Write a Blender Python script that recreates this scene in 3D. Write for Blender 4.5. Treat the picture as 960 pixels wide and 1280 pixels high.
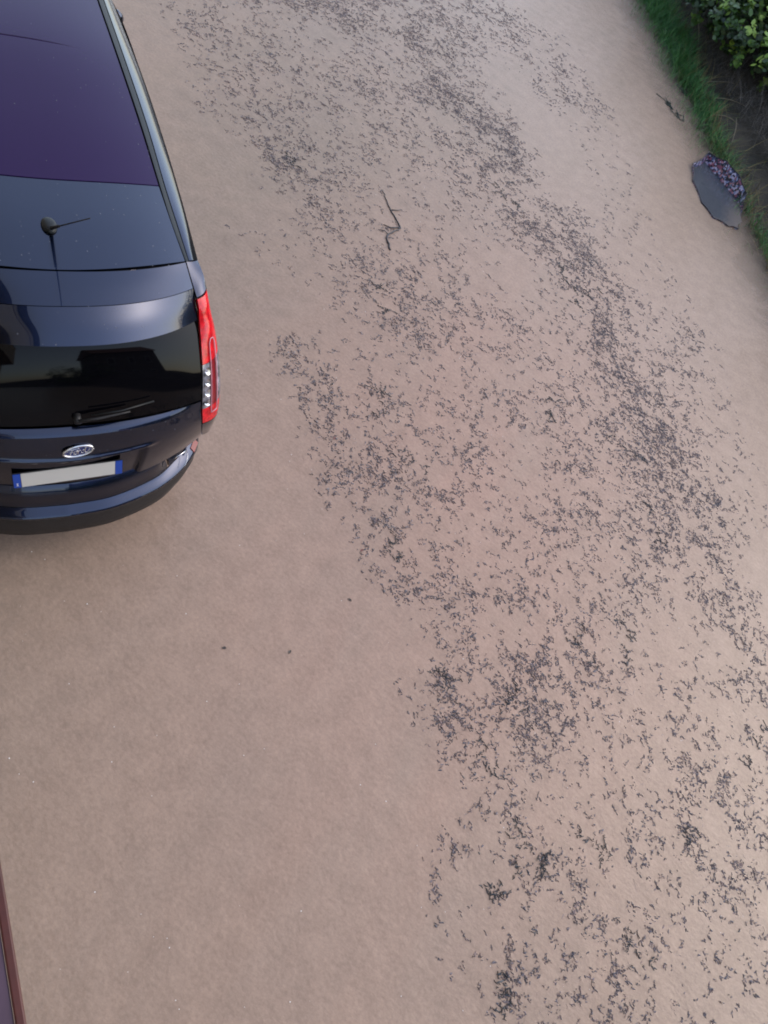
# A flooded street seen from a balcony: the rear of a parked car, muddy water with
# drifting leaf litter, a sunken umbrella and the grass verge beyond.  Metres, water surface at z = 0.
import bpy, math, random
import numpy as np
from mathutils import Vector, Matrix

for o in list(bpy.data.objects): bpy.data.objects.remove(o)
SC = bpy.context.scene
COL = SC.collection
rng = np.random.default_rng(7)
random.seed(7)

# ------------------------------------------------------------------ camera
PITCH, ROLL, CAMH = 0.8835991, 0.6332108, 4.2069748
fw = Vector((0, math.cos(PITCH), -math.sin(PITCH)))
up0 = Vector((0, math.sin(PITCH), math.cos(PITCH)))
rt0 = Vector((1, 0, 0))
RT = rt0 * math.cos(ROLL) + up0 * math.sin(ROLL)
UP = -rt0 * math.sin(ROLL) + up0 * math.cos(ROLL)
cd = bpy.data.cameras.new('camera')
cam = bpy.data.objects.new('camera', cd)
COL.objects.link(cam)
cd.sensor_fit = 'HORIZONTAL'
cd.sensor_width = 36
cd.lens = 36 * 955.38 / 960
cd.clip_start = 0.02
cd.clip_end = 3000
cam.matrix_world = Matrix(((RT.x, UP.x, -fw.x, 0), (RT.y, UP.y, -fw.y, 0), (RT.z, UP.z, -fw.z, CAMH), (0, 0, 0, 1)))
SC.camera = cam

# ------------------------------------------------------------------ light
SUN_EL, SUN_AZ = math.radians(42), math.radians(48)      # azimuth from +Y towards +X
w = bpy.data.worlds.new('World'); SC.world = w; w.use_nodes = True
nt = w.node_tree; bg = nt.nodes['Background']
sky = nt.nodes.new('ShaderNodeTexSky'); sky.sky_type = 'NISHITA'; sky.sun_disc = False
sky.sun_elevation = SUN_EL; sky.sun_rotation = SUN_AZ
sky.air_density = 1.0; sky.dust_density = 2.0; sky.ozone_density = 1.0
nt.links.new(sky.outputs[0], bg.inputs[0]); bg.inputs[1].default_value = 0.15
sd = bpy.data.lights.new('sun', 'SUN'); sd.energy = 0.5; sd.angle = math.radians(175); sd.color = (1, .92, .80)
so = bpy.data.objects.new('sun', sd); COL.objects.link(so)
sv = Vector((math.sin(SUN_AZ) * math.cos(SUN_EL), math.cos(SUN_AZ) * math.cos(SUN_EL), math.sin(SUN_EL)))
so.rotation_euler = sv.to_track_quat('Z', 'Y').to_euler()
SC.view_settings.view_transform = 'Standard'; SC.view_settings.look = 'None'
SC.view_settings.gamma = 1; SC.view_settings.exposure = 1.08
SC.cycles.filter_width = 1.9; SC.cycles.max_bounces = 6; SC.cycles.transparent_max_bounces = 16

# ------------------------------------------------------------------ helpers
def mat(name):
    m = bpy.data.materials.new(name); m.use_nodes = True
    return m, m.node_tree, m.node_tree.nodes['Principled BSDF']
def simple(name, col, rough=.5, metal=0, coat=0, spec=.5, coat_rough=.03, noise=0, nscale=20, bump=0, bscale=80):
    m, t, b = mat(name)
    b.inputs['Base Color'].default_value = (*col, 1); b.inputs['Roughness'].default_value = rough
    b.inputs['Metallic'].default_value = metal; b.inputs['Coat Weight'].default_value = coat
    b.inputs['Coat Roughness'].default_value = coat_rough; b.inputs['Specular IOR Level'].default_value = spec
    tc = t.nodes.new('ShaderNodeTexCoord')
    if noise:
        n = t.nodes.new('ShaderNodeTexNoise'); n.inputs['Scale'].default_value = nscale; n.inputs['Detail'].default_value = 5
        t.links.new(tc.outputs['Object'], n.inputs['Vector'])
        r = t.nodes.new('ShaderNodeValToRGB')
        r.color_ramp.elements[0].position = .3; r.color_ramp.elements[1].position = .7
        r.color_ramp.elements[0].color = (*[c * (1 - noise) for c in col], 1)
        r.color_ramp.elements[1].color = (*[min(1, c * (1 + noise)) for c in col], 1)
        t.links.new(n.outputs['Fac'], r.inputs[0]); t.links.new(r.outputs[0], b.inputs['Base Color'])
    if bump:
        n = t.nodes.new('ShaderNodeTexNoise'); n.inputs['Scale'].default_value = bscale; n.inputs['Detail'].default_value = 4
        t.links.new(tc.outputs['Object'], n.inputs['Vector'])
        bp = t.nodes.new('ShaderNodeBump'); bp.inputs['Strength'].default_value = bump; bp.inputs['Distance'].default_value = .01
        t.links.new(n.outputs['Fac'], bp.inputs['Height']); t.links.new(bp.outputs[0], b.inputs['Normal'])
    return m
def ramp_by_attr(name, cols, rough=.6, attr='rnd', spec=.4, trans=0):
    m, t, b = mat(name)
    a = t.nodes.new('ShaderNodeAttribute'); a.attribute_name = attr
    r = t.nodes.new('ShaderNodeValToRGB'); e = r.color_ramp.elements
    while len(e) < len(cols): e.new(.5)
    for i, c in enumerate(cols):
        e[i].position = i / (len(cols) - 1); e[i].color = (*c, 1)
    t.links.new(a.outputs['Fac'], r.inputs[0]); t.links.new(r.outputs[0], b.inputs['Base Color'])
    b.inputs['Roughness'].default_value = rough; b.inputs['Specular IOR Level'].default_value = spec
    return m
def mesh_obj(name, V, F, m, parent=None, smooth=True, rnd=None, loc=None):
    me = bpy.data.meshes.new(name)
    V = np.asarray(V, dtype=np.float32)
    if isinstance(F, np.ndarray):
        n, k = F.shape
        me.vertices.add(len(V)); me.vertices.foreach_set('co', V.ravel())
        me.loops.add(n * k); me.loops.foreach_set('vertex_index', F.astype(np.int32).ravel())
        me.polygons.add(n); me.polygons.foreach_set('loop_start', np.arange(0, n * k, k, dtype=np.int32))
        me.update(calc_edges=True)
    else:
        me.from_pydata(V.tolist(), [], F)
    me.polygons.foreach_set('use_smooth', np.full(len(me.polygons), smooth))
    if rnd is not None:
        at = me.attributes.new('rnd', 'FLOAT', 'FACE'); at.data.foreach_set('value', np.asarray(rnd, dtype=np.float32))
    me.materials.append(m)
    me.update()
    o = bpy.data.objects.new(name, me); COL.objects.link(o)
    if parent: o.parent = parent
    if loc is not None: o.location = loc
    return o
def empty(name, loc=(0, 0, 0), rz=0, parent=None):
    o = bpy.data.objects.new(name, None); COL.objects.link(o); o.location = loc; o.rotation_euler = (0, 0, rz)
    o.empty_display_size = .2
    if parent: o.parent = parent
    return o
def tag(o, label=None, cat=None, group=None, kind=None):
    for k, v in (('label', label), ('category', cat), ('group', group), ('kind', kind)):
        if v: o[k] = v
    return o
def catmull(P, n, closed=False):
    """resample key points (k x d) smoothly to n points"""
    P = np.asarray(P, float); k = len(P)
    if k == 2: 
        t = np.linspace(0, 1, n)[:, None]; return P[0] * (1 - t) + P[1] * t
    out = []
    seg = np.linalg.norm(np.diff(P, axis=0), axis=1) + 1e-9
    s = np.r_[0, np.cumsum(seg)]
    T = np.zeros_like(P)
    for i in range(k):
        a, b = max(i - 1, 0), min(i + 1, k - 1)
        T[i] = (P[b] - P[a]) / (s[b] - s[a])
    for q in np.linspace(0, s[-1], n):
        i = min(np.searchsorted(s, q, side='right') - 1, k - 2); h = s[i + 1] - s[i]; t = (q - s[i]) / h
        out.append((2*t**3-3*t**2+1)*P[i] + (t**3-2*t**2+t)*h*T[i] + (-2*t**3+3*t**2)*P[i+1] + (t**3-t**2)*h*T[i+1])
    return np.array(out)
def tube(P, r, n=6):
    """verts/faces of a tube round polyline P with radius r (scalar or list)"""
    P = np.asarray(P, float); k = len(P); r = np.broadcast_to(np.asarray(r, float), (k,))
    V = []; F = []
    for i in range(k):
        d = P[min(i + 1, k - 1)] - P[max(i - 1, 0)]; d /= np.linalg.norm(d) + 1e-9
        a = np.cross(d, [0, 0, 1]) if abs(d[2]) < .9 else np.cross(d, [1, 0, 0]); a /= np.linalg.norm(a)
        b = np.cross(d, a)
        for j in range(n):
            t = 2 * math.pi * j / n; V.append(P[i] + r[i] * (a * math.cos(t) + b * math.sin(t)))
    for i in range(k - 1):
        for j in range(n):
            F.append((i*n+j, i*n+(j+1) % n, (i+1)*n+(j+1) % n, (i+1)*n+j))
    F.append(tuple(range(n))[::-1]); F.append(tuple((k-1)*n+j for j in range(n)))
    return V, F
def join(parts):
    V = []; F = []
    for v, f in parts:
        b = len(V); V += list(v); F += [tuple(i + b for i in q) for q in f]
    return V, F
def box(x0, x1, y0, y1, z0, z1):
    V = [(x, y, z) for z in (z0, z1) for y in (y0, y1) for x in (x0, x1)]
    return V, [(0, 2, 3, 1), (4, 5, 7, 6), (0, 1, 5, 4), (2, 6, 7, 3), (0, 4, 6, 2), (1, 3, 7, 5)]
def bevel(o, w=.005, seg=2):
    b = o.modifiers.new('bevel', 'BEVEL'); b.width = w; b.segments = seg; b.limit_method = 'ANGLE'
    return o
def vnoise(x, y, seed=0):
    """cheap smooth value noise 0..1 for arrays"""
    g = np.random.default_rng(seed).random((64, 64))
    xi = np.floor(x).astype(int); yi = np.floor(y).astype(int); fx = x - xi; fy = y - yi
    fx = fx*fx*(3-2*fx); fy = fy*fy*(3-2*fy)
    a = g[xi % 64, yi % 64]; b = g[(xi+1) % 64, yi % 64]; c = g[xi % 64, (yi+1) % 64]; d = g[(xi+1) % 64, (yi+1) % 64]
    return (a*(1-fx)+b*fx)*(1-fy) + (c*(1-fx)+d*fx)*fy

# the water line of the verge: s < 0 is the flooded street, s > 0 the bank; t runs along it
V0 = np.array([2.11, 10.93]); VN = np.array([.8413, .5405]); VT = np.array([-.5405, .8413])
def st(x, y): return (x - V0[0]) * VN[0] + (y - V0[1]) * VN[1], (x - V0[0]) * VT[0] + (y - V0[1]) * VT[1]
def xy(s, t): return V0[0] + s * VN[0] + t * VT[0], V0[1] + s * VN[1] + t * VT[1]
def bank_h(s, t):
    s = np.asarray(s, float)
    h = np.where(s < 0, np.maximum(s * .16, -.14), s * .22)
    h = h + np.clip(s - .55, 0, 3) * .35
    h = h + (vnoise(s * 2.1 + 31, t * 1.3 + 11, 3) - .5) * .10 * np.clip((s + .6) / .8, 0, 1) * np.clip(1 - (s - 4) / 3, .2, 1)
    return np.minimum(h, 1.7)

# ------------------------------------------------------------------ the setting
def water_material():
    m, t, b = mat('muddy_water'); N = t.nodes; Lk = t.links
    tc = N.new('ShaderNodeTexCoord')
    def noise(scale, det=4, vec=None, rough=.5):
        n = N.new('ShaderNodeTexNoise'); n.inputs['Scale'].default_value = scale; n.inputs['Detail'].default_value = det
        n.inputs['Roughness'].default_value = rough
        Lk.new(vec or tc.outputs['Object'], n.inputs['Vector']); return n.outputs['Fac']
    def math_(op, a, bb=None, c=None, clamp=False):
        n = N.new('ShaderNodeMath'); n.operation = op; n.use_clamp = clamp
        for i, v in enumerate((a, bb, c)):
            if v is None: continue
            if isinstance(v, (int, float)): n.inputs[i].default_value = v
            else: Lk.new(v, n.inputs[i])
        return n.outputs[0]
    def mixc(f, a, bb):
        n = N.new('ShaderNodeMix'); n.data_type = 'RGBA'
        if isinstance(f, (int, float)): n.inputs[0].default_value = f
        else: Lk.new(f, n.inputs[0])
        for i, v in ((6, a), (7, bb)):
            if isinstance(v, tuple): n.inputs[i].default_value = (*v, 1)
            else: Lk.new(v, n.inputs[i])
        return n.outputs[2]
    sep = N.new('ShaderNodeSeparateXYZ'); Lk.new(tc.outputs['Object'], sep.inputs[0])
    X, Y = sep.outputs[0], sep.outputs[1]
    s = math_('ADD', math_('MULTIPLY', math_('SUBTRACT', X, float(V0[0])), float(VN[0])), math_('MULTIPLY', math_('SUBTRACT', Y, float(V0[1])), float(VN[1])))
    # streaks drawn out along the current
    mp = N.new('ShaderNodeMapping'); mp.inputs['Rotation'].default_value = (0, 0, -0.62); mp.inputs['Scale'].default_value = (1.6, .45, 1)
    Lk.new(tc.outputs['Object'], mp.inputs['Vector'])
    big = noise(.55, 3); streak = noise(1.3, 5, mp.outputs[0], .6); fine = noise(38, 3, None, .7); mid = noise(7, 4)
    ra = math_('MULTIPLY_ADD', math_('SUBTRACT', big, .5), 3.4, .5, True)
    c = mixc(ra, WATER_A, WATER_B)
    # reddish silt plume mid-street, lighter than the base that holds the house's shade
    dx = math_('DIVIDE', math_('SUBTRACT', X, PL[0]), PL[2]); dy = math_('DIVIDE', math_('SUBTRACT', Y, PL[1]), PL[3])
    rr = math_('SQRT', math_('ADD', math_('MULTIPLY', dx, dx), math_('MULTIPLY', dy, dy)))
    pk = math_('MULTIPLY', math_('SMOOTH_MIN', math_('SUBTRACT', 1.25, rr), 1.0, .3), math_('MULTIPLY_ADD', streak, 1.6, -.15, True), None, True)
    c = mixc(math_('MULTIPLY', pk, .8, None, True), c, WATER_PINK)
    vg = N.new('ShaderNodeMapRange'); vg.interpolation_type = 'SMOOTHSTEP'; Lk.new(math_('ADD', s, math_('MULTIPLY', math_('SUBTRACT', big, .5), 2.0)), vg.inputs[0]); vg.inputs[1].default_value = -6.5; vg.inputs[2].default_value = -1.5
    c = mixc(math_('MULTIPLY', vg.outputs[0], .65), c, WATER_TAN)
    # olive silt on the near side
    ol = math_('MULTIPLY', math_('MULTIPLY_ADD', streak, 2.2, -.75, True), .22)
    c = mixc(ol, c, WATER_OLIVE)
    # grain in the colour, imitating the light and dark of fine ripples
    g = math_('MULTIPLY_ADD', math_('SUBTRACT', fine, .5), .6, 0.0)
    g = math_('ADD', g, math_('MULTIPLY', math_('SUBTRACT', mid, .5), .4))
    hs = N.new('ShaderNodeHueSaturation'); Lk.new(c, hs.inputs['Color']); Lk.new(math_('ADD', g, 1.0), hs.inputs['Value'])
    Lk.new(hs.outputs[0], b.inputs['Base Color'])
    b.inputs['Roughness'].default_value = .2; b.inputs['IOR'].default_value = 1.33
    # ripples of the rain-beaten surface
    mp2 = N.new('ShaderNodeMapping'); mp2.inputs['Rotation'].default_value = (0, 0, .5); mp2.inputs['Scale'].default_value = (1, 1.7, 1)
    Lk.new(tc.outputs['Object'], mp2.inputs['Vector'])
    r1 = noise(15, 4, mp2.outputs[0], .55); r2 = noise(55, 2); r3 = noise(4, 2)
    hgt = math_('ADD', math_('ADD', r1, math_('MULTIPLY', r2, .5)), math_('MULTIPLY', r3, 1.2))
    bp = N.new('ShaderNodeBump'); bp.inputs['Strength'].default_value = .38; bp.inputs['Distance'].default_value = .010
    Lk.new(hgt, bp.inputs['Height']); Lk.new(bp.outputs[0], b.inputs['Normal'])
    # murk thins out over the shallow edge of the verge
    sn = math_('ADD', s, math_('MULTIPLY', math_('SUBTRACT', noise(2.2, 4), .5), .8))
    cl = N.new('ShaderNodeMapRange'); cl.interpolation_type = 'SMOOTHSTEP'
    Lk.new(sn, cl.inputs[0]); cl.inputs[1].default_value = -1.15; cl.inputs[2].default_value = .25; cl.inputs[3].default_value = .70; cl.inputs[4].default_value = .12
    tr = N.new('ShaderNodeBsdfTransparent'); mx = N.new('ShaderNodeMixShader')
    Lk.new(cl.outputs[0], mx.inputs[0]); Lk.new(tr.outputs[0], mx.inputs[1]); Lk.new(b.outputs[0], mx.inputs[2])
    Lk.new(mx.outputs[0], N['Material Output'].inputs[0])
    return m
WATER_TAN = (.57, .425, .32); WATER_A = (.405, .308, .238); WATER_B = (.345, .272, .216); WATER_PINK = (.60, .365, .295); WATER_OLIVE = (.27, .225, .15)  # base tones set darker to paint in the shade near the house
PL = (.9, 4.8, 2.8, 4.6)
wm = water_material()
n = 60
gx = np.concatenate([[-600, -60], np.linspace(-20, 20, 41), [60, 600]]); 
V = [(x, y, 0) for y in gx for x in gx]; k = len(gx)
F = [(j*k+i, j*k+i+1, (j+1)*k+i+1, (j+1)*k+i) for j in range(k-1) for i in range(k-1)]
tag(mesh_obj('water', V, F, wm), 'shallow brown flood water covering the whole street', kind='structure')

def ground_material():
    m, t, b = mat('bank_soil'); N = t.nodes; Lk = t.links
    tc = N.new('ShaderNodeTexCoord'); n1 = N.new('ShaderNodeTexNoise'); n1.inputs['Scale'].default_value = 3; n1.inputs['Detail'].default_value = 8
    Lk.new(tc.outputs['Object'], n1.inputs['Vector'])
    r = N.new('ShaderNodeValToRGB'); e = r.color_ramp.elements
    e[0].position = .35; e[0].color = (.03, .026, .018, 1); e[1].position = .7; e[1].color = (.085, .07, .05, 1)
    Lk.new(n1.outputs['Fac'], r.inputs[0])
    a = N.new('ShaderNodeAttribute'); a.attribute_name = 'silt'
    mx = N.new('ShaderNodeMix'); mx.data_type = 'RGBA'; Lk.new(a.outputs['Fac'], mx.inputs[0]); Lk.new(r.outputs[0], mx.inputs[6]); mx.inputs[7].default_value = (.31, .23, .18, 1)
    Lk.new(mx.outputs[2], b.inputs['Base Color']); b.inputs['Roughness'].default_value = .8
    n2 = N.new('ShaderNodeTexNoise'); n2.inputs['Scale'].default_value = 25; n2.inputs['Detail'].default_value = 6; Lk.new(tc.outputs['Object'], n2.inputs['Vector'])
    bp = N.new('ShaderNodeBump'); bp.inputs['Strength'].default_value = .8; bp.inputs['Distance'].default_value = .05
    Lk.new(n2.outputs['Fac'], bp.inputs['Height']); Lk.new(bp.outputs[0], b.inputs['Normal'])
    return m
ss = np.concatenate([[-700, -100, -20, -6, -3, -2, -1.5], np.linspace(-1.2, 6, 73), [7, 9, 14, 30, 100, 700]])
ts = np.concatenate([[-700, -100, -30], np.linspace(-12, 24, 241), [40, 100, 700]])
S, T = np.meshgrid(ss, ts); Hh = bank_h(S, T); GX, GY = xy(S, T)
V = np.stack([GX, GY, Hh], -1).reshape(-1, 3); ns_, nt_ = len(ss), len(ts)
idx = np.arange(ns_ * nt_).reshape(nt_, ns_)
F = np.stack([idx[:-1, :-1], idx[:-1, 1:], idx[1:, 1:], idx[1:, :-1]], -1).reshape(-1, 4)
g = mesh_obj('ground', V, F, ground_material())
at = g.data.attributes.new('silt', 'FLOAT', 'POINT')
at.data.foreach_set('value', np.clip((-S - .15) / .6, 0, 1).ravel().astype(np.float32))
tag(g, 'street bed under the flood rising to a dark earth bank', kind='structure')

# blades: thin tapering bent strips; base points, heading, length, width, lean
def blades(name, P, L, W, lean, m, seg=3, headings=None, droop=.5):
    n = len(P); h = rng.uniform(0, 2*math.pi, n) if headings is None else headings
    dx, dy = np.cos(h), np.sin(h); V = np.zeros((n, seg*2+1, 3)); 
    for i in range(seg+1):
        q = i/seg
        out = L*(lean*q + droop*lean*q*q); zz = L*q*np.sqrt(np.clip(1-(lean*.8)**2, .05, 1))*(1 - droop*.45*q*lean)
        cx, cy, cz = P[:, 0]+dx*out, P[:, 1]+dy*out, P[:, 2]+zz
        if i < seg:
            ww = W*(1-q*.75)/2
            V[:, 2*i] = np.stack([cx-dy*ww, cy+dx*ww, cz], -1); V[:, 2*i+1] = np.stack([cx+dy*ww, cy-dx*ww, cz], -1)
        else: V[:, 2*seg] = np.stack([cx, cy, cz], -1)
    base = (np.arange(n)*(seg*2+1))[:, None]
    tri = []
    for i in range(seg-1): tri += [[2*i, 2*i+1, 2*i+3], [2*i, 2*i+3, 2*i+2]]
    tri += [[2*seg-2, 2*seg-1, 2*seg]]
    tri = np.array(tri); Fc = (base[:, None, :] + tri[None]).reshape(-1, 3)
    r = np.repeat(rng.random(n), len(tri))
    return mesh_obj(name, V.reshape(-1, 3), Fc, m, rnd=r)
def scatter(n, s0, s1, t0, t1, dens=None):
    s = rng.uniform(s0, s1, n); t = rng.uniform(t0, t1, n)
    if dens is not None:
        k = rng.random(n) < dens(s, t); s, t = s[k], t[k]
    x, y = xy(s, t); return s, t, np.stack([x, y, bank_h(s, t)], -1)

green = ramp_by_attr('grass_green', [(.016, .07, .018), (.036, .15, .034), (.065, .22, .05), (.13, .27, .07)], .5)
dry = ramp_by_attr('dry_grass', [(.10, .085, .03), (.18, .14, .05), (.28, .22, .09), (.08, .12, .03)], .7)
brush = ramp_by_attr('dead_brush', [(.045, .04, .034), (.085, .074, .064), (.13, .115, .10), (.22, .20, .17)], .8)
def edge_w(t): return -.02 + .26*vnoise(t*1.7, t*0+3, 5) + np.clip((t-3.2)*.12, 0, .42)
s, t, P = scatter(60000, -.55, 1.1, -6, 16, lambda s, t: np.where(s < -.1, .15+.9*(s+.55), 1.0) * ((s > -.08) | (t > 2.2) | (rng.random(len(s)) < .12)) * (s < edge_w(t)) * (.35+.65*(vnoise(s*5+9, t*4+9, 8) > .28)))
L = rng.uniform(.10, .26, len(P)) * (1 + .5*vnoise(s*3+5, t*3+5, 6)) * np.where(s < 0, np.clip(1+s*1.3, .3, 1), 1)
tag(blades('verge_grass', P, L, rng.uniform(.006, .013, len(P)), rng.uniform(.2, .9, len(P)), green), 'lush green grass fringe dipping into the flood water', 'grass', kind='stuff')
s, t, P = scatter(14000, -.15, 1.6, -6, 16, lambda s, t: np.exp(-((s-edge_w(t)-.02)/.22)**2)*(.3+.7*vnoise(s*3, t*3+50, 12)))
tag(blades('withered_grass', P, rng.uniform(.15, .45, len(P)), rng.uniform(.005, .011, len(P)), rng.uniform(.3, 1.1, len(P)), dry), 'straggling yellow brown withered grass between green fringe and thicket', 'grass', kind='stuff')
s, t, P = scatter(60000, .5, 4.2, -5, 16, lambda s, t: np.clip((s-edge_w(t)+.05)*4, 0, 1))
P[:, 2] += rng.uniform(-.02, .25, len(P))
tag(blades('dead_undergrowth', P, rng.uniform(.12, .45, len(P)), rng.uniform(.003, .008, len(P)), rng.uniform(.4, 1.25, len(P)), brush), 'matted grey brown dead undergrowth on the dark bank', 'undergrowth', kind='stuff')
# a few pale stalks that can be told apart
stalk_m = simple('pale_stalk', (.20, .165, .11), .7, noise=.3)
STALKS = [((-.42, 16.0), .75, 2.3, 'long thin pale stalk leaning up from the thicket beside the bush'),
          ((.10, 14.75), .55, .25, 'short thick pale stalk lying across the thicket below the bush'),
          ((.22, 14.2), .6, .1, 'pale stalk lying level on the brown bank'),
          ((.45, 13.75), .45, 5.9, 'reddish straw stalk fanned out beside the withered grass'),
          ((.95, 13.1), .55, 1.9, 'upright straw stalk in the withered grass above the umbrella')]
for (px, py), L_, hd, lab in STALKS:
    s_, t_ = st(px, py); z0 = float(bank_h(s_, t_)) + .04
    q = np.linspace(0, 1, 6)[:, None]
    P_ = np.array([0, 0, 0.]) + q*np.array([math.cos(hd)*L_, math.sin(hd)*L_, L_*.35]) + np.c_[np.zeros(6), np.zeros(6), .06*np.sin(q[:, 0]*3)]
    v, f = tube(P_, [.009, .008, .007, .006, .005, .003], 5)
    o = mesh_obj('dry_stalk', v, f, stalk_m, loc=(px, py, z0)); tag(o, lab, 'stalk', 'dry stalks on the bank')

# the bush: dark crown with yellow green sprays at its skirts, hanging over the bank
leaf_m = ramp_by_attr('bush_leaves', [(.012, .028, .010), (.022, .055, .015), (.05, .12, .025), (.16, .30, .04), (.28, .42, .07)], .45, spec=.5)
wood_m = simple('bush_wood', (.05, .04, .03), .8, noise=.4)
def leaves(name, blobs, per, size, m, parent):
    C_, Nn, R_ = [], [], []
    for (c, r, tone) in blobs:
        n = int(per * r[0] * r[1] * 2.2)
        d = rng.normal(size=(n, 3)); d /= np.linalg.norm(d, axis=1)[:, None]
        rad = rng.uniform(.45, 1.05, n) ** .5
        # sprays: leaves gather round a few dozen twig ends
        k = max(6, n // 14); anc = rng.normal(size=(k, 3)); anc /= np.linalg.norm(anc, axis=1)[:, None]; anc *= rng.uniform(.6, 1.08, (k, 1))
        pick = rng.integers(0, k, n); p = anc[pick] + rng.normal(size=(n, 3)) * .10
        C_.append(np.array(c) + p * np.array(r)); Nn.append(d*.6 + p*.5 + np.array([0, -.1, .8]))
        tw = rng.random(k)**1.4
        R_.append(np.clip(tone * tw[pick] + rng.normal(size=n) * .10 + .12, 0, 1))
    C_ = np.concatenate(C_); Nn = np.concatenate(Nn); R_ = np.concatenate(R_)
    Nn /= np.linalg.norm(Nn, axis=1)[:, None]; n = len(C_)
    a = np.cross(Nn, rng.normal(size=(n, 3))); a /= np.linalg.norm(a, axis=1)[:, None]; b = np.cross(Nn, a)
    sz = size * rng.uniform(.6, 1.3, n)[:, None]
    prof = [(-1, 0, 0), (-.35, .55, -.1), (.35, .45, -.05), (1, 0, -.2), (.35, -.45, -.05), (-.35, -.55, -.1)]
    V = np.stack([C_ + sz*(a*u + b*v_ + Nn*w_) for u, v_, w_ in prof], 1).reshape(-1, 3)
    base = (np.arange(n)*6)[:, None, None]; tri = np.array([[0, 1, 5], [1, 2, 4], [1, 4, 5], [2, 3, 4]])
    return mesh_obj(name, V, (base + tri[None]).reshape(-1, 3), m, parent, smooth=False, rnd=np.repeat(R_, 4))
def bush(root_xy, blobs, stems, label, per=900, size=.05):
    s_, t_ = st(*root_xy); z0 = float(bank_h(s_, t_)); r = empty('bush', (*root_xy, z0))
    tag(r, label, 'bush', 'bushes on the bank')
    rel = [((c[0]-root_xy[0], c[1]-root_xy[1], c[2]-z0), q, tone) for c, q, tone in blobs]
    fo = leaves('foliage', rel, per, size, leaf_m, r); fo['kind'] = 'stuff'
    for c, q, tone in rel[:stems]:
        P_ = catmull([(0, 0, -.1), (c[0]*.35+.05, c[1]*.3, c[2]*.5), c], 7); v, f = tube(P_, np.linspace(.03, .008, 7), 6)
        mesh_obj('stem', v, f, wood_m, r)
    return r

# ------------------------------------------------------------------ the car (x right, y forward from the rear bumper, z up)
paint = simple('dark_blue_paint', (.013, .021, .050), .25, metal=1, coat=1, coat_rough=.02)
black_pl = simple('black_plastic', (.012, .012, .013), .55, noise=.3, nscale=60)
trim_m = simple('satin_black_trim', (.009, .011, .012), .4, spec=.35)
gap_m = simple('shadow_gap', (.003, .003, .004), .7, spec=.1)
glass_m = simple('dark_glass', (.0015, .0015, .0025), .04, spec=.2)
pano_m = simple('purple_coated_glass', (.017, .004, .046), .05, spec=.2)
chrome = simple('chrome', (.75, .76, .78), .12, metal=1)
red_m = simple('red_lens', (.60, .008, .016), .12, spec=.6, noise=.35, nscale=45)
deep_red = simple('deep_red_lens', (.20, .003, .010), .12, spec=.6)
rub = simple('rubber', (.015, .015, .015), .7)
rimm = simple('alloy', (.35, .36, .38), .3, metal=.9)

car = empty('parked_car', (-1.3297943, 1.7834846, 0), .91521769)
tag(car, 'dark blue people carrier parked in the flood, with purple glass roof', 'car')
CC = np.array([0, 2.0, .8])
def grid_faces(nv, nu): return [(j*nu+i, j*nu+i+1, (j+1)*nu+i+1, (j+1)*nu+i) for j in range(nv-1) for i in range(nu-1)]
SHELL = []
def normals(G):
    du = np.gradient(G, axis=1); dv = np.gradient(G, axis=0); N = np.cross(du, dv); N /= np.linalg.norm(N, axis=2)[:, :, None]+1e-12
    return N
def panel(name, G, m, parent=None, flange=.016, gap=(0, 0, 0, 0), shell=True, lift=0, smooth=True):
    """a sheet panel from a point grid, shrunk by the gap at each border and turned inwards there
    gap = metres trimmed at (row0, rowN, col0, colN)"""
    G = np.array(G, float); N = normals(G)
    sgn = 1 if np.sum(N * (G - CC)) > 0 else -1
    if shell: SHELL.append((G - sgn*N*.014).copy())
    def trim(G, ax):
        a, b = gap[2*ax], gap[2*ax+1]
        if not (a or b): return G
        A = np.moveaxis(G, ax, 0); out = A.copy(); n = len(A)
        d = np.linalg.norm(np.diff(A, axis=0), axis=2).mean(1) if A.ndim == 3 else None
        s = np.r_[0, np.cumsum(np.linalg.norm(np.diff(A, axis=0), axis=2).mean(1))]
        q = a + (s - 0) / s[-1] * (s[-1]-a-b)
        for i, v in enumerate(q):
            k = min(np.searchsorted(s, v, side='right')-1, n-2); t = (v-s[k])/(s[k+1]-s[k]); out[i] = A[k]*(1-t)+A[k+1]*t
        return np.moveaxis(out, 0, ax)
    G = trim(trim(G, 0), 1); N = normals(G)*sgn; G = G + N*lift
    nv, nu = G.shape[:2]; V = list(G.reshape(-1, 3)); F = grid_faces(nv, nu)
    if sgn < 0: F = [q[::-1] for q in F]
    border = [(0, i) for i in range(nu)] + [(j, nu-1) for j in range(1, nv)] + [(nv-1, i) for i in range(nu-2, -1, -1)] + [(j, 0) for j in range(nv-2, 0, -1)]
    b0 = len(V); k = len(border)
    for j, i in border: V.append(G[j, i])
    for j, i in border: V.append(G[j, i]-N[j, i]*flange)
    for q in range(k):
        a, b = b0+q, b0+(q+1) % k; F.append((a, b, b+k, a+k) if sgn < 0 else (b, a, a+k, b+k))
    return mesh_obj(name, V, F, m, car if parent is None else parent, smooth)
def cross(c, e, nu=33, pw=2.3, pz=2.3, full=True):
    """row across the car from centre (y,z) and right edge (x,y,z)"""
    u = np.linspace(-1, 1, nu); w_ = np.abs(u)
    return np.stack([e[0]*u, c[0]+(e[1]-c[0])*w_**pw, c[1]+(e[2]-c[1])*w_**pz], -1)
def strip(st_, nv, nu=33, pw=2.3, pz=2.3):
    st_ = np.array([[*c, *e] for c, e in st_], float); Q = catmull(st_, nv)
    return np.array([cross(q[:2], q[2:], nu, pw, pz) for q in Q])
g = .004
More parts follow.
